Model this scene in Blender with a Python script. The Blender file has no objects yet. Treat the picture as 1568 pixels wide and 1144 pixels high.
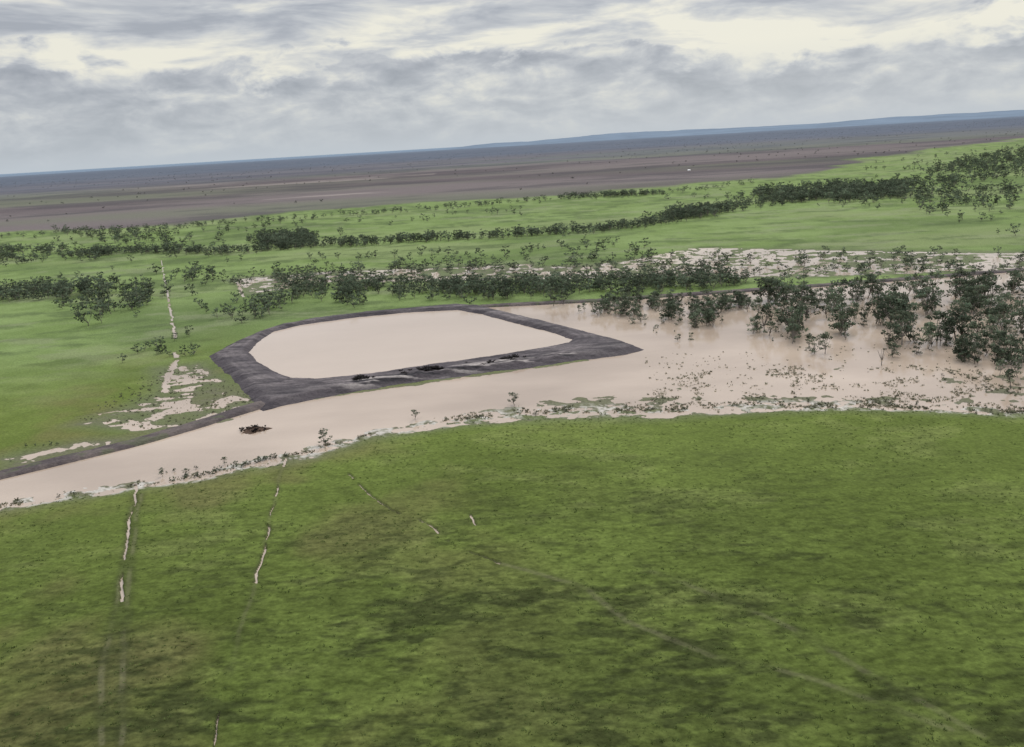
import bpy, math, random
import numpy as np
from mathutils import Matrix, Vector
random.seed(3); rng=np.random.default_rng(7)
scene=bpy.context.scene
# ------------------------------------------------------------ camera
H=80.0; FPX=1305.0; PW,PH=1568.0,1144.4
ROLL=math.radians(3.4); PITCH=math.radians(15.14)
Fv=np.array([0,math.cos(PITCH),-math.sin(PITCH)])
U0=np.array([0,math.sin(PITCH),math.cos(PITCH)]); X0=np.array([1.,0,0])
Rv=math.cos(ROLL)*X0-math.sin(ROLL)*U0
Uv=math.sin(ROLL)*X0+math.cos(ROLL)*U0
cam_d=bpy.data.cameras.new("camera"); cam=bpy.data.objects.new("camera",cam_d)
scene.collection.objects.link(cam); scene.camera=cam
M=Matrix(((Rv[0],Uv[0],-Fv[0],0),(Rv[1],Uv[1],-Fv[1],0),(Rv[2],Uv[2],-Fv[2],H),(0,0,0,1)))
cam.matrix_world=M
cam_d.sensor_width=36; cam_d.lens=36*FPX/PW; cam_d.clip_start=1; cam_d.clip_end=200000
# survey: ground position of a point sighted in the aerial photograph
def G(p,z=0.0):
    d=Fv*FPX+Rv*(p[0]-PW/2)+Uv*(PH/2-p[1])
    t=(z-H)/d[2]
    return (d[0]*t,d[1]*t)
def GP(pts,z=0.0): return np.array([G(p,z) for p in pts])
# ------------------------------------------------------------ noise
def vn(x,y,s,seed):
    x=x/s+seed*17.3; y=y/s-seed*9.1
    ix=np.floor(x); iy=np.floor(y); fx=x-ix; fy=y-iy
    ix=ix.astype(np.int64); iy=iy.astype(np.int64)
    def h(a,b):
        n=(a*374761393+b*668265263+seed*974711)&0xffffffff
        n=((n^(n>>13))*1274126177)&0xffffffff
        n=((n^(n>>16))*2246822519)&0xffffffff
        return ((n^(n>>15))&0xffff)/65535.0
    fx=fx*fx*(3-2*fx); fy=fy*fy*(3-2*fy)
    return (h(ix,iy)*(1-fx)+h(ix+1,iy)*fx)*(1-fy)+(h(ix,iy+1)*(1-fx)+h(ix+1,iy+1)*fx)*fy
def fbm(x,y,s,o,seed):
    t=0;a=1;w=0
    for i in range(o):
        t=t+a*vn(x*(0.8)-y*0.6,x*0.6+y*0.8,s,seed+i); w+=a; a*=.55; s*=.47
        x,y=x*0.8-y*0.6,x*0.6+y*0.8
    return t/w
def sstep(a,b,x):
    t=np.clip((x-a)/(b-a),0,1); return t*t*(3-2*t)
def segd(x,y,P,closed):
    n=len(P); best=np.full(x.shape,1e18)
    for i in range(n if closed else n-1):
        a=P[i]; b=P[(i+1)%n]; dx,dy=b-a; L=dx*dx+dy*dy+1e-9
        t=np.clip(((x-a[0])*dx+(y-a[1])*dy)/L,0,1)
        best=np.minimum(best,(x-a[0]-t*dx)**2+(y-a[1]-t*dy)**2)
    return np.sqrt(best)
def inside(x,y,P):
    r=np.zeros(x.shape,bool); n=len(P)
    for i in range(n):
        a=P[i]; b=P[(i+1)%n]
        if abs(a[1]-b[1])<1e-9: continue
        c=((a[1]>y)!=(b[1]>y))&(x<(b[0]-a[0])*(y-a[1])/(b[1]-a[1])+a[0])
        r^=c
    return r
def local(fn,x,y,P,m,default):
    out=np.full(x.shape,float(default))
    k=(x>P[:,0].min()-m)&(x<P[:,0].max()+m)&(y>P[:,1].min()-m)&(y<P[:,1].max()+m)
    if k.any(): out[k]=fn(x[k],y[k])
    return out
def sd(x,y,P,m=60):
    def f(x,y):
        d=segd(x,y,P,True); return np.clip(np.where(inside(x,y,P),d,-d),-m,1e9)
    return local(f,x,y,P,m,-m)
def ld(x,y,P,m=15):
    return local(lambda a,b:segd(a,b,P,False),x,y,P,m,1e3)
# ------------------------------------------------------------ map
FLOOD=GP([(-300,800),(0,730),(100,706),(200,682),(300,656),(400,622),(520,606),(700,580),(900,553),(930,532),(880,508),(800,487),(740,470),
 (900,462),(1050,452),(1200,442),(1350,431),(1568,414),(1900,392),(1900,660),(1568,632),(1400,624),(1280,622),(1180,622),(1080,626),(980,628),(900,628),
 (800,632),(700,642),(600,660),(520,675),(470,692),(400,707),(300,729),(200,744),(100,757),(0,775),(-300,850)])
SHORE=[(-100,795),(0,775),(100,757),(200,744),(300,729),(400,707),(470,692),(520,675),(600,660),(700,642),(800,632),(900,628),(980,628),(1080,626),(1180,622),(1280,622),(1400,624),(1568,632),(1700,635)]
# (outline, mean level, coarse noise, fine noise)
WET=[(GP([(400,700),(480,682),(560,660),(700,632),(850,608),(980,600),(1100,596),(1250,602),(1568,610),(1700,614),(1700,645),(1568,638),(1300,628),(1100,636),(1000,643),(850,644),(700,654),(560,676),(480,704),(400,718)]),-.035,.4,.8),
 (GP([(800,412),(960,400),(1065,381),(1300,384),(1568,386),(1750,388),(1750,410),(1400,420),(1200,426),(1000,424),(820,430)]),-.01,.4,.8),
 (GP([(350,428),(500,416),(700,409),(820,404),(820,430),(650,432),(500,434),(380,452)]),0.01,.45,.7),
 (GP([(235,565),(310,556),(395,612),(385,632),(250,668),(110,652),(200,622),(240,600)]),0.045,.45,.6),
 (GP([(0,702),(130,676),(250,664),(380,628),(385,638),(300,652),(100,700),(0,722)]),0.03,.5,.5),
 (GP([(1150,560),(1568,560),(1700,600),(1568,612),(1250,606),(1000,600)]),-0.14,.5,.5),
 (GP([(-100,785),(0,768),(100,750),(200,738),(300,723),(400,701),(400,714),(300,736),(200,751),(100,766),(0,785),(-100,803)]),-0.01,.4,.6),
 ]
DITCH=[(GP([(207,742),(206,762),(203,785),(196,820),(190,870),(188,925)]),.34,.22),
 (GP([(437,702),(428,740),(418,780),(405,840),(398,870),(388,905)]),.28,.40),
 (GP([(537,728),(560,752),(600,785),(612,790)]),.32,.3),
 (GP([(642,798),(668,812),(685,830),(720,850),(765,865)]),.36,.25),
 (GP([(247,398),(252,430),(258,460),(264,490),(268,520)]),.8,.35),
 (GP([(268,540),(270,550),(258,575),(252,600)]),1.3,.3),
 (GP([(955,402),(1010,391),(1065,380),(1180,382),(1300,385),(1568,390),(1750,392)]),2.0,.2),
 (GP([(326,1150),(337,1095)]),.18,.3),
 (GP([(722,790),(728,806)]),.22,.1),(GP([(895,898),(935,922)]),.2,.5),
 (GP([(365,435),(372,455)]),1.0,.2),(GP([(120,640),(180,630),(228,627)]),.9,.2)]
TRACK=[(GP([(205,760),(182,925),(160,1020),(152,1144)]),.9,.8),(GP([(215,760),(196,925),(188,1020),(186,1144)]),.9,.8),
 (GP([(765,865),(900,905),(960,955),(1100,1010),(1250,1045),(1450,1120)]),1.3,.6),(GP([(437,702),(405,840),(388,905),(370,960),(350,1040)]),.8,.4),
 (GP([(1000,880),(1180,950),(1340,1040),(1500,1130)]),1.3,.5)]
GREEN=GP([(-700,410),(0,360),(100,354),(200,348),(300,339),(400,331),(500,323),(600,314),(700,309),(800,304),(900,296),(1000,288),(1100,279),(1200,270),(1310,256),(1350,243),(1450,228),(1568,212),(1800,196),(3200,240),(3200,3000),(784,1500),(-2000,3000)])
OUTER=GP([(312,549),(345,531),(385,513),(425,500),(480,490),(560,480),(640,473),(700,468),(742,470),(800,484),(850,496),(900,509),(950,521),(990,536),(960,544),(900,552),(800,566),(700,579),(600,593),(520,606),(440,621),(400,632),(375,608),(345,578)])
def ground_z(x,y):
    s=sd(x,y,FLOOD)
    n1=fbm(x,y,7,4,11)-.5; n2=fbm(x,y,1.8,2,31)-.5; n3=fbm(x,y,60,2,51)-.5; n4=fbm(x*.6,y,3.2,4,35)-.5
    z=np.where(s>0,-np.minimum(.9,s*.09),np.minimum(.55,-s*.07))
    z=z+n1*.42+n2*.16
    for P,b,ka,kb in WET:
        w=sstep(-5,4,sd(x,y,P,20))
        z=z*(1-w)+w*(b+n1*ka+n4*kb+n2*.15)
    far=sstep(-30,-60,s)
    z=z+far*n3*.2
    dry=sstep(-12,-18,s)
    for P,_,_,_ in WET: dry=dry*(1-sstep(-14,-8,sd(x,y,P,20)))
    z=np.where(dry>.5,np.maximum(z,.12),z)
    wx=x+(fbm(x,y,7,2,88)-.5)*1.3
    for P,w,g in DITCH:
        d=ld(wx,y,P)+(vn(x,y,1.3,5)-.5)*w*1.0
        on=vn(x,y,4,77)>g
        z=np.where((d<w)&on,-.15,z)
    z=np.where(sd(x,y,OUTER,10)>3,-.8,z)
    return z
def lerp(a,b,t): return a*(1-t[:,None])+b*t[:,None]
SHP=GP(SHORE)
def ground_col(x,y,z):
    r=np.hypot(x,y); N=len(x)
    C=lambda c:np.tile(np.array(c,float),(N,1))
    big=fbm(x,y,45,4,3); mid=fbm(x*.6,y,9,4,4); sm=fbm(x*.42,y,1.7,4,8)
    near=lerp(C((.078,.102,.022)),C((.110,.142,.032)),sstep(.3,.7,big*.6+mid*.4))
    near=lerp(near,C((.148,.168,.052)),sstep(.54,.78,mid)*.45)
    near=lerp(near,C((.120,.110,.042)),sstep(.42,.72,fbm(x,y,26,3,93))*.7*sstep(40,-60,x))
    patch=fbm(x*.7,y,14,3,57)
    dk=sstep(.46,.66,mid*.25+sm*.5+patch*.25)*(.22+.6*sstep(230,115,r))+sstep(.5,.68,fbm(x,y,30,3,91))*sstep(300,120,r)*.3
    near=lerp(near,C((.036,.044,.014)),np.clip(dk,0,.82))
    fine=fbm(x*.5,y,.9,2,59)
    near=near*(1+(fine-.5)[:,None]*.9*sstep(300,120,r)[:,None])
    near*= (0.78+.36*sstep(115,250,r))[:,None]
    fp=lerp(C((.130,.180,.055)),C((.175,.230,.082)),sstep(.3,.7,big*.5+mid*.5))
    fp=lerp(fp,C((.090,.126,.043)),sstep(.46,.72,fbm(x,y,120,4,21))*.65)
    fp=lerp(fp,C((.195,.225,.10)),sstep(.55,.7,fbm(x*.4,y,80,4,27))*.5)
    fp=lerp(fp,C((.068,.092,.036)),sstep(.50,.72,fbm(x*.5,y,14,5,29))*.65)
    fp=lerp(fp,C((.20,.215,.12)),sstep(.58,.72,fbm(x*.4,y,18,5,39))*.45)
    t=sstep(270,420,r+ (big-.5)*60 + np.where(x<-60,-40,0))
    s=sd(x,y,FLOOD,60)
    c=lerp(near,fp,t)
    wet=np.zeros(N)
    for P,_,_,_ in WET: wet=np.maximum(wet,sstep(-8,4,sd(x,y,P,20)))
    c=lerp(c,C((.115,.122,.072)),wet*.65)
    c=lerp(c,C((.14,.125,.09)),sstep(-4,0,s)*.5)
    c=lerp(c,C((.13,.118,.085)),sstep(.16,.02,z)*.5)
    ds=ld(x,y,SHP)
    fr=sstep(8,2,ds)*sstep(.25,.05,np.abs(z-.02))*sstep(.40,.58,fbm(x,y,1.6,3,97))
    c=lerp(c,C((.48,.44,.385)),fr*.85)
    wx=x+(fbm(x,y,7,2,88)-.5)*1.3
    for P,w,k in TRACK:
        d=np.abs(ld(wx,y,P)); br=sstep(.3,.6,fbm(x,y,7,2,67))
        c=lerp(c,C((.04,.045,.018)),sstep(w*1.9,w*.3,d)*.5*k)
        c=lerp(c,C((.17,.155,.09)),sstep(w*.7,w*.2,d)*.4*br*k)
    g=sd(x,y,GREEN,400)
    st=fbm(x*.35,y,420,5,41); st2=fbm(x*.3,y,1500,4,61)
    br=lerp(C((.096,.078,.078)),C((.142,.118,.112)),sstep(.35,.65,st))
    br=lerp(br,C((.125,.145,.085)),sstep(.54,.68,st2)*.6*sstep(8000,1800,r))
    br=lerp(br,C((.30,.255,.22)),sstep(.60,.68,fbm(x*.25,y,200,5,71))*.6*sstep(4500,1500,r)*(x<-200))
    br=lerp(br,C((.055,.052,.053)),sstep(.48,.68,fbm(x*.4,y,110,5,37))*.55)
    m=sstep(20,-40,g+(fbm(x,y,150,4,15)-.5)*240)
    c=lerp(c,br,m)
    c=lerp(c,C((.088,.108,.138)),sstep(1900,7500,r+(fbm(x*.3,y,1500,4,19)-.5)*2500)*.8)  # aerial haze painted into the ground colour, bluer with distance from origin
    c=lerp(c,C((.17,.225,.28)),sstep(9000,40000,r)*.9)  # paler painted haze towards the horizon
    return c
# ------------------------------------------------------------ mesh helper
def mesh_np(name,V,Q,cols=None,mats=(),midx=None,smooth=False,link=True):
    me=bpy.data.meshes.new(name)
    V=np.ascontiguousarray(V,dtype=np.float32); Q=np.ascontiguousarray(Q,dtype=np.int32)
    me.vertices.add(len(V)); me.vertices.foreach_set("co",V.ravel())
    me.loops.add(Q.size); me.loops.foreach_set("vertex_index",Q.ravel())
    me.polygons.add(len(Q)); me.polygons.foreach_set("loop_start",np.arange(0,Q.size,Q.shape[1],dtype=np.int32))
    if midx is not None: me.polygons.foreach_set("material_index",np.asarray(midx,dtype=np.int32))
    me.update(calc_edges=True)
    me.polygons.foreach_set("use_smooth",np.full(len(Q),smooth))
    if cols is not None:
        a=me.color_attributes.new("land",'FLOAT_COLOR','POINT')
        c4=np.ones((len(V),4),np.float32); c4[:,:3]=cols
        a.data.foreach_set("color",c4.ravel())
    for m in mats: me.materials.append(m)
    ob=bpy.data.objects.new(name,me)
    if link: scene.collection.objects.link(ob)
    return ob
# ------------------------------------------------------------ materials
def newmat(n):
    m=bpy.data.materials.new(n); m.use_nodes=True
    return m,m.node_tree.nodes,m.node_tree.links,m.node_tree.nodes["Principled BSDF"]
def attr_mat(name,scales,amp,rough=.95,bump=0.,bscale=1.0,spec=.15,trans=0,det=3):
    m,N,L,B=newmat(name)
    at=N.new("ShaderNodeAttribute"); at.attribute_name="land"
    cur=at.outputs["Color"]
    geo=N.new("ShaderNodeNewGeometry")
    for s,a in zip(scales,amp):
        n=N.new("ShaderNodeTexNoise"); n.inputs["Scale"].default_value=s; n.inputs["Detail"].default_value=det; n.inputs["Roughness"].default_value=.65
        L.new(geo.outputs["Position"],n.inputs["Vector"])
        mr=N.new("ShaderNodeMapRange"); mr.inputs["From Min"].default_value=.3; mr.inputs["From Max"].default_value=.7
        mr.inputs["To Min"].default_value=1-a; mr.inputs["To Max"].default_value=1+a
        L.new(n.outputs["Fac"],mr.inputs["Value"])
        v=N.new("ShaderNodeVectorMath"); v.operation='SCALE'
        L.new(cur,v.inputs[0]); L.new(mr.outputs[0],v.inputs["Scale"]); cur=v.outputs[0]
    L.new(cur,B.inputs["Base Color"]); B.inputs["Roughness"].default_value=rough
    B.inputs["Specular IOR Level"].default_value=spec
    if bump:
        n=N.new("ShaderNodeTexNoise"); n.inputs["Scale"].default_value=bscale; n.inputs["Detail"].default_value=2
        L.new(geo.outputs["Position"],n.inputs["Vector"])
        b=N.new("ShaderNodeBump"); b.inputs["Distance"].default_value=bump; b.inputs["Strength"].default_value=1
        L.new(n.outputs["Fac"],b.inputs["Height"]); L.new(b.outputs[0],B.inputs["Normal"])
    if trans:
        t=N.new("ShaderNodeBsdfTranslucent"); L.new(cur,t.inputs["Color"]); mx=N.new("ShaderNodeMixShader"); mx.inputs[0].default_value=trans
        L.new(B.outputs[0],mx.inputs[1]); L.new(t.outputs[0],mx.inputs[2]); L.new(mx.outputs[0],N["Material Output"].inputs[0])
    return m
M_ground=attr_mat("grassland",(1.3,),(.22,),bump=.4,bscale=1.1,spec=.05)
M_soil=attr_mat("black_soil",(.9,),(.28,),bump=.35,bscale=1.3,spec=.2,rough=.8)
M_leaf=attr_mat("leaves",(),(),spec=.1,rough=.85,trans=.4)
M_bark=attr_mat("bark",(3,),(.25,),spec=.1)
M_hill=attr_mat("hazy_hill",(.0008,),(.12,),spec=0)
M_tuft=attr_mat("grass_blades",(),(),spec=.05,trans=.4)
def water_mat(name,col,col2,sc):
    m,N,L,B=newmat(name); geo=N.new("ShaderNodeNewGeometry")
    mp=N.new("ShaderNodeMapping"); mp.inputs["Scale"].default_value=(.5,1.,1); mp.inputs["Rotation"].default_value=(0,0,-.2); L.new(geo.outputs["Position"],mp.inputs[0])
    n=N.new("ShaderNodeTexNoise"); n.inputs["Scale"].default_value=sc; n.inputs["Detail"].default_value=4; L.new(mp.outputs[0],n.inputs["Vector"])
    r=N.new("ShaderNodeValToRGB"); r.color_ramp.elements[0].position=.35; r.color_ramp.elements[1].position=.65
    r.color_ramp.elements[0].color=(*col,1); r.color_ramp.elements[1].color=(*col2,1)
    L.new(n.outputs["Fac"],r.inputs[0]); L.new(r.outputs[0],B.inputs["Base Color"])
    B.inputs["Roughness"].default_value=.08; B.inputs["IOR"].default_value=1.33
    n2=N.new("ShaderNodeTexNoise"); n2.inputs["Scale"].default_value=.9; n2.inputs["Detail"].default_value=2; L.new(geo.outputs["Position"],n2.inputs["Vector"])
    b=N.new("ShaderNodeBump"); b.inputs["Distance"].default_value=.025; b.inputs["Strength"].default_value=1
    L.new(n2.outputs["Fac"],b.inputs["Height"]); L.new(b.outputs[0],B.inputs["Normal"])
    return m
M_water=water_mat("muddy_water",(.34,.262,.195),(.46,.362,.275),.025)
M_pond=water_mat("muddy_pond_water",(.45,.36,.28),(.50,.40,.315),.02)
# ------------------------------------------------------------ ground
rows=np.concatenate([np.linspace(.5,78,14),1/np.linspace(1/80,1/1500,850),1/np.linspace(1/1500,1/60000,140)[1:]])
A=np.radians(42)
cols_=np.concatenate([np.linspace(-math.pi,-A,70)[:-1],np.linspace(-A,A,1000),np.linspace(A,math.pi,70)[1:]])
RR,AA=np.meshgrid(rows,cols_,indexing='ij')
gx=(RR*np.sin(AA)).ravel(); gy=(RR*np.cos(AA)).ravel()
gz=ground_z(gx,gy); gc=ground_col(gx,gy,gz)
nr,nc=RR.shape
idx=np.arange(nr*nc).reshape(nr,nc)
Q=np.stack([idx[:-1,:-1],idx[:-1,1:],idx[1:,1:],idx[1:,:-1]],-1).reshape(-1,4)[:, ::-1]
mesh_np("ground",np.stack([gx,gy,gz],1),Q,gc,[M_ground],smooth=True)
# ------------------------------------------------------------ flood water sheet
def sheet(name,P,z,mat):
    me=bpy.data.meshes.new(name); me.from_pydata([(p[0],p[1],z) for p in P],[],[list(range(len(P)))]); me.materials.append(mat)
    if me.polygons[0].normal.z<0: me.flip_normals()
    ob=bpy.data.objects.new(name,me); scene.collection.objects.link(ob); return ob
sheet("floodwater",[(-700,40),(900,40),(900,900),(-700,900)],0,M_water)
# ------------------------------------------------------------ ring dam
POND=GP([(381,540),(393,525),(420,508),(460,498),(540,487),(620,479),(700,475),(735,481),(800,498),(850,511),(875,520),(872,526),(840,533),(760,546),(650,562),(570,574),(490,582),(450,581),(415,567),(393,554)],.7)
x0,y0=OUTER.min(0)-3; x1,y1=OUTER.max(0)+3
xs=np.arange(x0,x1,.45); ys=np.arange(y0,y1,.5)
YY,XX=np.meshgrid(ys,xs,indexing='ij'); ex=XX.ravel(); ey=YY.ravel()
so=sd(ex,ey,OUTER,60)+(fbm(ex,ey,6,3,5)-.5)*1.6; sp=-sd(ex,ey,POND,60)+(fbm(ex,ey,5,3,6)-.5)*1.2
spoil=GP([(545,589),(620,579),(700,569),(800,555),(860,547)],1.); dsp=ld(ex,ey,spoil,14); mk=sstep(5,1.5,dsp)
ez=np.minimum(np.minimum(2.0,-.25+.42*so),.75+.5*sp)
ez=np.maximum(ez,-.8)
ez+= (fbm(ex,ey,3,3,12)-.5)*.35+(fbm(ex*.3,ey,2,2,13)-.5)*.3*sstep(2,0,np.abs(so-4))
ez+= mk*(fbm(ex*.5,ey,3.2,3,113)-.45)*1.6*(ez>0)
crest=sstep(1.5,2.0,ez)
ec=np.tile(np.array((.060,.049,.051)),(len(ex),1))
ec=lerp(ec,np.tile(np.array((.120,.100,.098)),(len(ex),1)),crest*.85*sstep(.30,.60,fbm(ex*.5,ey,10,4,14)))
ec=lerp(ec,np.tile(np.array((.028,.022,.025)),(len(ex),1)),sstep(.5,.66,fbm(ex*.35,ey*1.4,4,4,15))*.8)
ec=lerp(ec,np.tile(np.array((.014,.012,.014)),(len(ex),1)),mk*sstep(.42,.52,fbm(ex*.3,ey*1.2,4,4,115))*.95)
ec=lerp(ec,np.tile(np.array((.30,.26,.235)),(len(ex),1)),sstep(.54,.62,fbm(ex*.25,ey*1.4,3,3,25))*(.15+.75*sstep(7,3,dsp))*sstep(8,1,np.abs(so-7)))
ring=np.sin(np.minimum(sp,14)*2.1+(fbm(ex,ey,8,2,75)-.5)*5)
ec*= (1+.14*ring*crest)[:,None]
nr,nc=XX.shape; idx=np.arange(nr*nc).reshape(nr,nc)
Q=np.stack([idx[:-1,:-1],idx[:-1,1:],idx[1:,1:],idx[1:,:-1]],-1).reshape(-1,4)
keep=(so[Q].max(1)>-1.2)
Q=Q[keep]; used=np.unique(Q); remap=-np.ones(nr*nc,int); remap[used]=np.arange(len(used))
mesh_np("earth_dam_embankment",np.stack([ex,ey,ez],1)[used],remap[Q],ec[used],[M_soil],smooth=True)
cen=POND.mean(0); sheet("dam_water",cen+(POND-cen)*1.03,.7,M_pond)
# ------------------------------------------------------------ banks
def resample(P,step):
    out=[];
    for i in range(len(P)-1):
        L=np.hypot(*(P[i+1]-P[i])); k=max(1,int(L/step))
        for j in range(k): out.append(P[i]+(P[i+1]-P[i])*j/k)
    out.append(P[-1]); return np.array(out)
def bank(name,px,w,h,seed):
    P=resample(GP(px),.8)
    for _ in range(30): P[1:-1]=(P[:-2]+P[2:]+2*P[1:-1])/4
    T=np.gradient(P,axis=0); T/=np.linalg.norm(T,axis=1)[:,None]; Nn=np.stack([-T[:,1],T[:,0]],1)
    k=13; u=np.linspace(-1,1,k)
    X=P[:,None,:]+Nn[:,None,:]*(u*w/2)[None,:,None]
    x=X[...,0].ravel(); y=X[...,1].ravel()
    wv=(fbm(x,y,9,3,seed)-.5)
    prof=np.clip((1-np.abs(np.tile(u,len(P))))*2.2,0,1)
    z=-.5+(h+.5)*sstep(0,1,prof)+wv*.5+(fbm(x,y,2,2,seed+3)-.5)*.2
    z=np.where(prof<.05,-.6,z)
    c=np.tile(np.array((.062,.048,.046)),(len(x),1))
    c=lerp(c,np.tile(np.array((.12,.095,.082)),(len(x),1)),sstep(.4,.65,fbm(x,y,5,3,seed+7))*.7)
    c=lerp(c,np.tile(np.array((.07,.08,.035)),(len(x),1)),sstep(.6,.7,fbm(x,y,4,3,seed+9))*.6)
    idx=np.arange(len(P)*k).reshape(len(P),k)
    Q=np.stack([idx[:-1,:-1],idx[:-1,1:],idx[1:,1:],idx[1:,:-1]],-1).reshape(-1,4)[:,::-1]
    return mesh_np(name,np.stack([x,y,z],1),Q,c,[M_soil],smooth=True)
bank("earth_bank",[(415,616),(340,639),(300,652),(200,681),(100,705),(0,729),(-150,765),(-300,800)],9,.9,101)
bank("earth_bank",[(735,470),(900,462),(1050,452),(1200,442),(1350,431),(1568,414),(1900,392)],8,.9,131)
# ------------------------------------------------------------ vegetation prototypes
def tube(V,F,C,Mi,p,q,r0,r1,col,n=5):
    p=np.array(p,float); q=np.array(q,float); d=q-p; d/=np.linalg.norm(d)+1e-9
    a=np.cross(d,[.3,.9,.1]); a/=np.linalg.norm(a); b=np.cross(d,a); o=len(V)
    for c,r in ((p,r0),(q,r1)):
        for i in range(n):
            t=2*math.pi*i/n; V.append(c+(a*math.cos(t)+b*math.sin(t))*r); C.append(col)
    for i in range(n):
        j=(i+1)%n; F.append((o+i,o+j,o+n+j,o+n+i)); Mi.append(0)
LEAF=(.092,.116,.074)
def tree_proto(seed,clumps,lpc,ls,spread=.30,lo=.38,crn=.16,base=LEAF):
    R=np.random.default_rng(seed); V=[];F=[];C=[];Mi=[]
    bc=(.17,.15,.125); lean=R.normal(0,.05,2)
    f=np.array([lean[0],lean[1],lo*.75]); m=f*.5+np.array([R.normal(0,.012),R.normal(0,.012),0])
    tube(V,F,C,Mi,(0,0,-.06),m,.024,.018,bc); tube(V,F,C,Mi,m,f,.018,.014,bc)
    for k in range(clumps):
        a=R.uniform(0,2*math.pi); rr=spread*math.sqrt(R.uniform(.02,1)); hz=R.uniform(lo,.93)
        rr*= (1.1-.75*abs((hz-lo)/(1-lo)-.35))
        c=np.array([lean[0]+rr*math.cos(a),lean[1]+rr*math.sin(a),hz])
        mid=f*.5+c*.5+np.array([0,0,-.03]); 
        if k<7:
            tube(V,F,C,Mi,f,mid,.012,.008,bc,4); tube(V,F,C,Mi,mid,c,.008,.003,bc,4)
        cr=crn*R.uniform(.5,1.15); tone=R.uniform(.55,1.5)
        for j in range(lpc):
            d=R.normal(size=3); d/=np.linalg.norm(d); rad=cr*R.uniform(.15,1)**.6
            p=c+d*rad*np.array([1,1,.62])
            u=R.normal(size=3); u/=np.linalg.norm(u); w=np.cross(u,R.normal(size=3)); w/=np.linalg.norm(w)
            s=ls*R.uniform(.6,1.3); o=len(V)
            for q in (-u-w*.3,w*.7-u*.1,u+w*.2,-w*.7+u*.1): V.append(p+q*s)
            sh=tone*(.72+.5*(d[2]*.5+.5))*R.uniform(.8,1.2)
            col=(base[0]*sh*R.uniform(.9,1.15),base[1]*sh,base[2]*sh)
            C+= [col]*4; F.append((o,o+1,o+2,o+3)); Mi.append(1)
    return np.array(V),np.array(F),np.array(C),np.array(Mi)
def tuft_proto(seed,n,base,w=.16,flop=.5):
    R=np.random.default_rng(seed); V=[];F=[];C=[];Mi=[]
    for i in range(n):
        a=R.uniform(0,2*math.pi); b=np.array([math.cos(a),math.sin(a),0])*R.uniform(0,.35); t=R.uniform(0,2*math.pi)
        o=len(V); side=np.array([math.cos(t),math.sin(t),0])*w*R.uniform(.6,1.3)
        tip=b*(1+flop)+np.array([math.cos(a)*flop*.4,math.sin(a)*flop*.4,R.uniform(.55,1)])
        V+= [b-side,b+side,tip+side*.35,tip-side*.35]; F.append((o,o+1,o+2,o+3)); Mi.append(1)
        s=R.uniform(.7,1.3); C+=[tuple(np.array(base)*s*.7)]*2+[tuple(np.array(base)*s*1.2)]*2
    return np.array(V),np.array(F),np.array(C),np.array(Mi)
def mass(name,protos,pos,sc,mats,tint=.2,seed=1,xy=1.0):
    R=np.random.default_rng(seed); VV=[];QQ=[];CC=[];MM=[];o=0
    pos=np.asarray(pos); sc=np.asarray(sc); which=R.integers(0,len(protos),len(pos))
    for k,(V,F,C,Mi) in enumerate(protos):
        w=np.where(which==k)[0]
        if not len(w): continue
        n=len(w); a=R.uniform(0,2*math.pi,n); ca,sa=np.cos(a),np.sin(a); s=sc[w]; sx=s*R.uniform(.8,1.3,n)*xy
        X=(V[None,:,0]*ca[:,None]-V[None,:,1]*sa[:,None])*sx[:,None]+pos[w,0][:,None]
        Y=(V[None,:,0]*sa[:,None]+V[None,:,1]*ca[:,None])*sx[:,None]+pos[w,1][:,None]
        Z=V[None,:,2]*s[:,None]+pos[w,2][:,None]
        VV.append(np.stack([X,Y,Z],-1).reshape(-1,3))
        QQ.append((F[None]+(np.arange(n)*len(V))[:,None,None]+o).reshape(-1,4)); o+=n*len(V)
        t=R.uniform(1-tint,1+tint,n); CC.append((C[None]*t[:,None,None]).reshape(-1,3)); MM.append(np.tile(Mi,n))
    return mesh_np(name,np.concatenate(VV),np.concatenate(QQ),np.concatenate(CC),mats,np.concatenate(MM))
def with_z(P,dz=0):
    P=np.asarray(P,float); z=ground_z(P[:,0].copy(),P[:,1].copy()); return np.column_stack([P,z+dz])
def samp(px,n,clump=0,thr=.5,soft=0):
    P=GP(px); lo=P.min(0); hi=P.max(0); out=[]
    c=0
    while len(out)<n and c<200:
        q=rng.uniform(lo,hi,(n*4,2)); k=inside(q[:,0],q[:,1],P)
        if clump: k&=fbm(q[:,0],q[:,1],clump,2,44)>thr
        q=q[k]
        if soft: q=q+rng.normal(0,soft,q.shape)*(rng.uniform(0,1,(len(q),1))<.4)
        out+=list(q); c+=1
    return np.array(out[:n])
def along(px,n,jit,clump=0,thr=.5):
    P=resample(GP(px),3); i=rng.integers(0,len(P),n*4); q=P[i]+rng.normal(0,jit,(n*4,2))
    if clump: q=q[fbm(q[:,0],q[:,1],clump,2,46)>thr]
    return q[:n]
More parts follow.
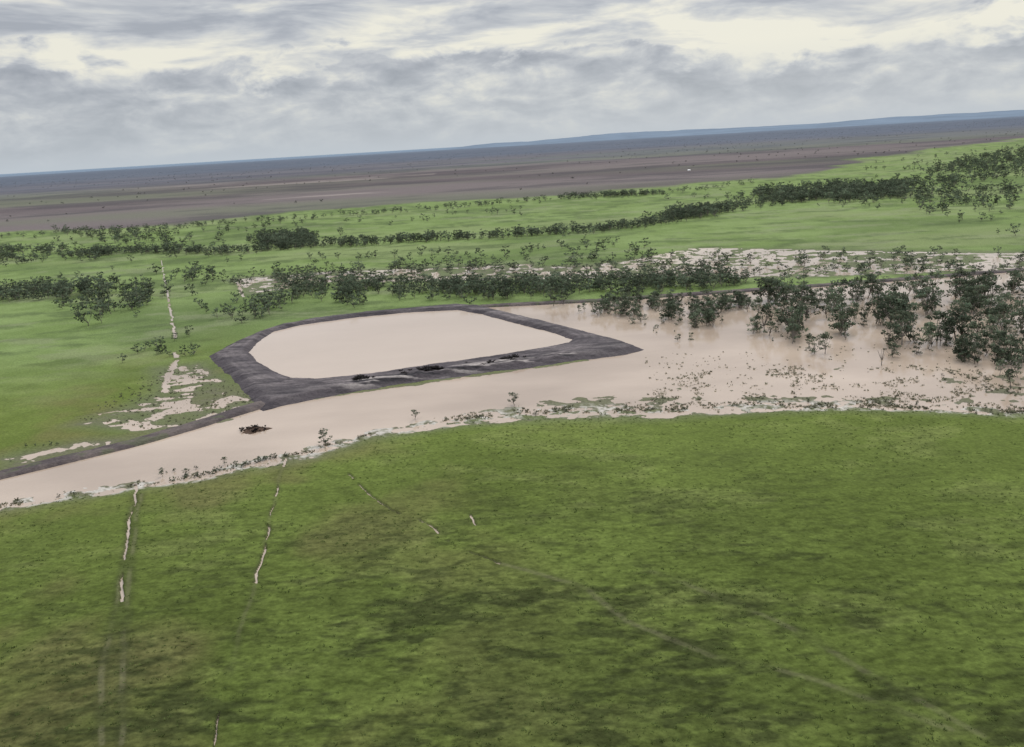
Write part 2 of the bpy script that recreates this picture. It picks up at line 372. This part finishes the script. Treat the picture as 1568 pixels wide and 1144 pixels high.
# ------------------------------------------------------------ flooded trees
PF=[tree_proto(100+i,R_,25,.031,spread=sp_,lo=lo_,crn=.15) for i,(R_,sp_,lo_) in enumerate([(16,.30,.28),(13,.26,.36),(19,.34,.24),(11,.22,.38),(18,.35,.25),(14,.28,.32)])]
PD=[tree_proto(200+i,10,11,.058,spread=.40,lo=.20,crn=.20) for i in range(6)]
PT=[tree_proto(300+i,5,7,.12,spread=.36,lo=.25,crn=.24,base=(.075,.082,.070)) for i in range(4)]
TM=[M_bark,M_leaf]
f1=samp([(840,460),(1000,464),(1130,457),(1190,502),(1130,514),(1000,490),(840,478)],150,12,.44,4)
f2=samp([(1130,457),(1568,438),(1568,565),(1480,555),(1240,543),(1160,512)],190,10,.48,7)
f3=samp([(1568,436),(1750,425),(1750,600),(1568,590)],50,12,.47)
f4=samp([(1450,545),(1568,540),(1568,602),(1530,592)],18)
f5=samp([(960,480),(1250,500),(1300,545),(1100,530),(960,510)],12)
P=np.concatenate([f1,f2,f3,f4,f5]); h=np.concatenate([rng.uniform(4.5,8.8,len(f1)),rng.uniform(5,14,len(f2)),rng.uniform(6,13,len(f3)),rng.uniform(5,9.5,len(f4)),rng.uniform(2,4.5,len(f5))])
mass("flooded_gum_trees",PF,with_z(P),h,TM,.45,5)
# ------------------------------------------------------------ tree belts
B=[([(620,442),(840,434),(1130,428),(1140,444),(840,459),(640,464)],230,5,9,0),
 ([(860,398),(1560,388),(1568,420),(860,430)],130,4,8,0),
 ([(450,436),(610,434),(620,457),(540,472),(450,457)],95,6,9,0),
 ([(320,472),(440,462),(440,492),(320,490)],30,6,8.5,0),
 ([(105,442),(228,440),(230,470),(160,500),(105,475)],75,7,10,0),
 ([(-60,448),(115,444),(115,462),(-60,468)],110,7,9,0),
 ([(-60,382),(150,382),(155,400),(-60,408)],150,6,9,20),
 ([(60,354),(240,352),(280,382),(160,374)],110,6,9,0),
 ([(395,364),(482,363),(484,380),(397,381)],150,8,10,0),
 ([(1020,330),(1100,323),(1105,332),(1030,340)],90,8,11,0),
 ([(1150,300),(1270,288),(1390,284),(1400,303),(1290,312),(1190,313)],520,6,13,45),
 ([(1390,284),(1440,255),(1568,230),(1700,210),(1700,255),(1568,268),(1400,300)],900,7,13,70),
 ([(1400,298),(1568,288),(1568,320),(1420,332)],80,7,10,0),
 ([(280,418),(330,418),(335,440),(285,440)],14,7,9,0),
 ([(350,425),(820,402),(820,415),(350,440)],90,4,8,0),
 ([(210,536),(272,530),(275,548),(215,552)],14,3,5.5,0)]
P=[];h=[]
for px,n,a,b,c in B:
    big_=n>400
    q=samp(px,n,c,.40 if big_ else .5,30 if big_ else 8); P.append(q); h.append(rng.uniform(a,b,len(q)))
for px,n,j,a,b in [([(130,390),(270,387),(350,390),(430,383),(500,377),(570,376),(640,370),(720,368),(800,362),(900,357),(1000,345),(1030,334),(1100,324)],560,8,4.5,9),
   ([(240,352),(350,344),(480,334),(680,320),(860,306),(1000,300),(1130,284)],200,18,4,8),
   ([(860,304),(1000,299)],80,8,6,9),
   ([(1100,326),(1160,312),(1290,303),(1400,296)],150,14,5,10),
   ([(560,440),(700,442),(850,444),(1000,440),(1140,436)],90,5,5,8)]:
    q=along(px,n,j); P.append(q); h.append(rng.uniform(a,b,len(q)))
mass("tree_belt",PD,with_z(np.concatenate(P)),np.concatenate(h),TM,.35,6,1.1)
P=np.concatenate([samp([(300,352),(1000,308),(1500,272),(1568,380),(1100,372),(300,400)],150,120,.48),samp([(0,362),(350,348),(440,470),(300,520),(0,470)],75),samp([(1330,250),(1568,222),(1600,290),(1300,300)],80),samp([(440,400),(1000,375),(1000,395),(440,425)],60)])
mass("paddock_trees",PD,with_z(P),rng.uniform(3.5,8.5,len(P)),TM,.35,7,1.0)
P=samp([(-200,372),(0,352),(600,306),(1100,272),(1320,246),(1700,190),(1700,172),(0,280),(-200,295)],2000,300,.48)
mass("distant_trees",PT,np.column_stack([P,np.full(len(P),.3)]),rng.uniform(3,6,len(P)),TM,.3,8,1.3)
# isolated trees on near shore
for i,(px,hh) in enumerate([((788,621),4.8),((635,642),3.6),((500,680),5.0),((250,730),2.6),((284,727),2.0),((344,712),2.6),((1038,522),3.2),((1350,560),6.5),((268,524),4.0)]):
    g=G(px); V,F,C,Mi=PF[i%6] if i!=7 else tree_proto(900,9,1,.015)
    ob=mesh_np("gum_tree",V*hh*np.array([1.25,1.25,1]),F,C,TM,Mi)
    ob.location=(g[0],g[1],max(-.2,float(ground_z(np.array([g[0]]),np.array([g[1]]))[0]))); ob.rotation_euler[2]=i*1.3
# ------------------------------------------------------------ shore reeds, floating weed
TU=[tuft_proto(400+i,8,(.15,.15,.095)) for i in range(4)]
TG=[tuft_proto(500+i,7,(.095,.125,.038)) for i in range(4)]
shore=SHORE
a1=along(shore,700,1.0,6,.5); a2=along(shore[9:],700,2.6,6,.5)+np.array([0,1.5])
a3=samp([(980,585),(1150,560),(1400,560),(1568,575),(1568,625),(1000,622)],1300,9,.52)
a4=samp([(120,645),(235,570),(310,562),(395,615),(380,632),(250,662)],450)
a5=samp([(820,408),(1065,384),(1568,390),(1568,416),(1200,420),(820,425)],500)
a6=samp([(990,540),(1568,520),(1568,600),(980,600)],300,14,.5)
P=np.concatenate([a1,a2,a3,a4,a5,a6]); pz=with_z(P); pz[:,2]=np.maximum(pz[:,2],-.1)
mass("shore_reeds",TU,pz,rng.uniform(.2,.65,len(P)),[M_tuft,M_tuft],.5,9,1.1)
bs=np.concatenate([along(shore[:9],50,1.0,14,.5),along(shore[9:],14,2.5),samp([(985,495),(1050,500),(1045,520),(985,515)],7),samp([(1170,495),(1240,500),(1240,540),(1180,530)],16),samp([(1440,560),(1568,560),(1568,610),(1440,590)],14),GP([(248,722),(255,724),(268,722),(283,720),(290,722),(300,719),(40,688),(55,686),(68,685),(78,684),(88,683),(16,708)])])
bz=with_z(bs); bz[:,2]=np.maximum(bz[:,2],-.1)
PB=[tree_proto(600+i,7,14,.08,spread=.4,lo=.15,crn=.24) for i in range(4)]
mass("shore_shrubs",PB,bz,rng.uniform(.6,1.6,len(bs)),TM,.3,10)
# brush and clods dumped along the outer face of the embankment
q=along([(550,588),(620,578),(700,568),(790,555)],160,1.3,5,.5); ii=np.clip(((q[:,1]-y0)/.5).astype(int),0,nr*0+XX.shape[0]-1); jj=np.clip(((q[:,0]-x0)/.45).astype(int),0,XX.shape[1]-1)
TC=[tuft_proto(700+i,10,(.030,.026,.024),w=.3,flop=1.2) for i in range(3)]
mass("dumped_brush",TC,np.column_stack([q,ez.reshape(XX.shape)[ii,jj]-.1]),rng.uniform(.3,.9,len(q)),[M_bark,M_bark],.4,14,1.6)
# grass tussocks over near paddock
n=26000; rr=np.sqrt(rng.uniform(85**2,260**2,n)); aa=rng.uniform(-math.radians(42),math.radians(42),n)
P=np.stack([rr*np.sin(aa),rr*np.cos(aa)],1)
k=(sd(P[:,0],P[:,1],FLOOD,60)<-1.5)&(P[:,1]<GP([(700,600)])[0,1]+20)&(fbm(P[:,0]*.6,P[:,1],9,4,4)+rng.uniform(-.2,.2,n)>.5)
P=P[k]; k=~inside(P[:,0],P[:,1],OUTER); P=P[k]
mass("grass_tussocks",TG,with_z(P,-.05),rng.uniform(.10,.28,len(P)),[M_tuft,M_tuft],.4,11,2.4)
# ------------------------------------------------------------ earth island
g=G((390,659)); nu,nvv=48,16; V=[]
for i in range(nvv):
    for j in range(nu):
        t=2*math.pi*j/nu; r=i/(nvv-1); w=1+.18*math.sin(3*t+1)+.1*math.sin(7*t)
        zz=.95*(1-r**2.2)-.3+.18*math.sin(9*r+4*t)*(1-r)+.1*math.sin(17*t+5*r)
        V.append((4.8*r*w*math.cos(t),3.6*r*w*math.sin(t),zz))
Q=[(i*nu+j,i*nu+(j+1)%nu,(i+1)*nu+(j+1)%nu,(i+1)*nu+j) for i in range(nvv-1) for j in range(nu)]
V=np.array(V); isl=mesh_np("earth_mound_island",V,np.array(Q)[:,::-1],np.tile(np.array((.07,.042,.026)),(len(V),1)),[M_soil],smooth=True)
isl.location=(g[0],g[1],0)
ip=rng.normal(0,1,(60,2))*np.array([1.6,1.2]); iob=mass("dry_weeds",TC,np.column_stack([ip,np.full(60,.3)]),rng.uniform(.3,.7,60),[M_tuft,M_tuft],.4,12); iob.parent=isl
# ------------------------------------------------------------ farm shed far out
def shed(px):
    g=G(px); e=bpy.data.objects.new("farm_shed",None); scene.collection.objects.link(e); e.location=(g[0],g[1],.3); e.scale=(.45,.45,.4)
    def part(n,V,F,col,r=.6):
        m,N,L,Bn=newmat(n+"_mat"); Bn.inputs["Roughness"].default_value=r
        nz=N.new("ShaderNodeTexNoise"); nz.inputs["Scale"].default_value=1; rp=N.new("ShaderNodeValToRGB")
        rp.color_ramp.elements[0].color=(*[c*.85 for c in col],1); rp.color_ramp.elements[1].color=(*col,1)
        L.new(nz.outputs[0],rp.inputs[0]); L.new(rp.outputs[0],Bn.inputs["Base Color"])
        me=bpy.data.meshes.new(n); me.from_pydata(V,[],F); me.materials.append(m); o=bpy.data.objects.new(n,me); scene.collection.objects.link(o); o.parent=e
    part("walls",[(-6,-4,0),(6,-4,0),(6,4,0),(-6,4,0),(-6,-4,4),(6,-4,4),(6,4,4),(-6,4,4),(-6,0,6),(6,0,6)],[(0,1,5,4),(1,2,6,9,5),(2,3,7,6),(3,0,4,8,7)],(.6,.6,.57))
    part("roof",[(-6.4,-4.5,3.8),(6.4,-4.5,3.8),(6.4,0,6.1),(-6.4,0,6.1),(-6.4,4.5,3.8),(6.4,4.5,3.8)],[(0,1,2,3),(3,2,5,4)],(.7,.7,.7),.4)
    part("door",[(-2,-4.02,0),(2,-4.02,0),(2,-4.02,3.2),(-2,-4.02,3.2)],[(0,1,2,3)],(.12,.12,.12))
shed((1055,262))
# ------------------------------------------------------------ distant hills
az=np.radians(np.linspace(-60,60,600)); V=[];
def hp(a):
    d=np.degrees(a); pts=[(-60,15),(-31,8),(-8,10),(-3,20),(-1.6,70),(0,95),(2,80),(4,120),(8,180),(10,150),(14,130),(20,110),(24,150),(31,140),(60,60)]
    b=np.interp(d,[p[0] for p in pts],[p[1] for p in pts]); return b*(.85+.3*fbm(d,d*0,1.2,3,3))
hh=hp(az)
for fr,r in ((0,21000),(.45,23000),(.85,25000),(1,26500),(.7,29000),(0,33000)):
    V.append(np.stack([r*np.sin(az),r*np.cos(az),hh*fr+.5],1))
V=np.concatenate(V); n=len(az); idx=np.arange(len(V)).reshape(6,n)
Q=np.stack([idx[:-1,:-1],idx[:-1,1:],idx[1:,1:],idx[1:,:-1]],-1).reshape(-1,4)[:,::-1]
mesh_np("distant_hills",V,Q,np.tile(np.array((.165,.205,.25)),(len(V),1)),[M_hill],smooth=True)  # hill colour has the blue of distance haze painted in
# ------------------------------------------------------------ light
SUN_EL=math.radians(48); SUN_AZ=math.radians(20)
sl=bpy.data.lights.new("sun",'SUN'); sl.energy=1.5; sl.angle=math.radians(18); sl.color=(1,.96,.9)
so_=bpy.data.objects.new("sun",sl); scene.collection.objects.link(so_)
dv=Vector((math.sin(SUN_AZ)*math.cos(SUN_EL),math.cos(SUN_AZ)*math.cos(SUN_EL),math.sin(SUN_EL)))
so_.rotation_euler=dv.to_track_quat('Z','Y').to_euler(); so_.location=(0,0,500)
w=bpy.data.worlds.new("World"); scene.world=w; w.use_nodes=True; N=w.node_tree.nodes; L=w.node_tree.links
for n_ in list(N): N.remove(n_)
out=N.new("ShaderNodeOutputWorld"); sky=N.new("ShaderNodeTexSky"); sky.sky_type='NISHITA'; sky.sun_disc=False
sky.sun_elevation=SUN_EL; sky.sun_rotation=SUN_AZ
bg1=N.new("ShaderNodeBackground"); bg1.inputs[1].default_value=.1; L.new(sky.outputs[0],bg1.inputs[0])
tc=N.new("ShaderNodeTexCoord"); sx=N.new("ShaderNodeSeparateXYZ"); L.new(tc.outputs["Generated"],sx.inputs[0])
def mth(op,a,b=None,c=None,clamp=False):
    n=N.new("ShaderNodeMath"); n.operation=op; n.use_clamp=clamp
    for i,v in enumerate((a,b,c)):
        if v is None: continue
        if isinstance(v,(int,float)): n.inputs[i].default_value=v
        else: L.new(v,n.inputs[i])
    return n.outputs[0]
def ramp(v,els,interp='LINEAR'):
    r=N.new("ShaderNodeValToRGB"); r.color_ramp.interpolation=interp; e=r.color_ramp.elements
    while len(e)<len(els): e.new(.5)
    for k,(p,c) in enumerate(els):
        e[k].position=p; e[k].color=(*c,1) if isinstance(c,tuple) else (c,c,c,1)
    L.new(v,r.inputs[0]); return r.outputs[0]
azn=mth('ARCTAN2',sx.outputs[0],sx.outputs[1]); eln=mth('ARCSINE',mth('MINIMUM',mth('MAXIMUM',sx.outputs[2],-.2),1.0))
eld=mth('MULTIPLY',eln,180/math.pi)
def nz(ax,ex_,det,rough,dist,seed):
    c=N.new("ShaderNodeCombineXYZ"); L.new(mth('MULTIPLY',azn,ax),c.inputs[0]); L.new(mth('MULTIPLY',eln,ex_),c.inputs[1]); c.inputs[2].default_value=seed
    n=N.new("ShaderNodeTexNoise"); n.inputs["Scale"].default_value=1; n.inputs["Detail"].default_value=det; n.inputs["Roughness"].default_value=rough; n.inputs["Distortion"].default_value=dist
    L.new(c.outputs[0],n.inputs["Vector"]); return n.outputs["Fac"]
nA=nz(7,16,5,.55,.3,1.7); nB=nz(7,34,5,.58,.3,5.2); nC=nz(20,42,5,.6,.3,9.1); nD=nz(9,30,4,.5,.4,13.3)
# cumulus bank: ragged top, soft base
top=mth('ADD',mth('SUBTRACT',6.3,mth('MULTIPLY',azn,1.6)),mth('ADD',mth('MULTIPLY',mth('SUBTRACT',nA,.5),12.),mth('MULTIPLY',mth('SUBTRACT',nC,.5),4.)))
bank_=mth('MULTIPLY',mth('SUBTRACT',top,eld),.7,clamp=True)
bodyv=mth('MULTIPLY',bank_,mth('ADD',.53,mth('MULTIPLY',mth('ADD',mth('SUBTRACT',nD,.5),mth('MULTIPLY',mth('SUBTRACT',nC,.5),.8)),2.0)),clamp=True)
el_lim=mth('MINIMUM',mth('SUBTRACT',eld,8.),4.)
high=mth('MULTIPLY',mth('SUBTRACT',mth('ADD',nB,mth('MULTIPLY',el_lim,.05)),.37),3.6,clamp=True)
dn=mth('MAXIMUM',bodyv,mth('MULTIPLY',high,.82))
ccol=ramp(dn,[(0,(.80,.775,.67)),(.2,(.67,.665,.625)),(.42,(.52,.535,.555)),(.68,(.40,.42,.46)),(1,(.30,.322,.365))])
hz=ramp(mth('DIVIDE',eld,20),[(0,1.0),(.05,.7),(.14,.3),(.26,0.)])
mx=N.new("ShaderNodeMix"); mx.data_type='RGBA'; L.new(hz,mx.inputs[0]); L.new(ccol,mx.inputs[6]); mx.inputs[7].default_value=(.48,.535,.59,1)
up=ramp(mth('DIVIDE',eld,90),[(0,.26),(.15,.26),(.30,.80),(1,1.0)])
vs=N.new("ShaderNodeVectorMath"); vs.operation='SCALE'; L.new(mx.outputs[2],vs.inputs[0]); L.new(mth('MULTIPLY',up,4.1),vs.inputs["Scale"])
bg2=N.new("ShaderNodeBackground"); L.new(vs.outputs[0],bg2.inputs[0]); bg2.inputs[1].default_value=1
ms=N.new("ShaderNodeMixShader"); ms.inputs[0].default_value=.93; L.new(bg1.outputs[0],ms.inputs[1]); L.new(bg2.outputs[0],ms.inputs[2]); L.new(ms.outputs[0],out.inputs[0])
w.cycles.sampling_method='MANUAL'; w.cycles.sample_map_resolution=512
scene.view_settings.view_transform='Standard'; scene.view_settings.look='None'; scene.view_settings.exposure=0
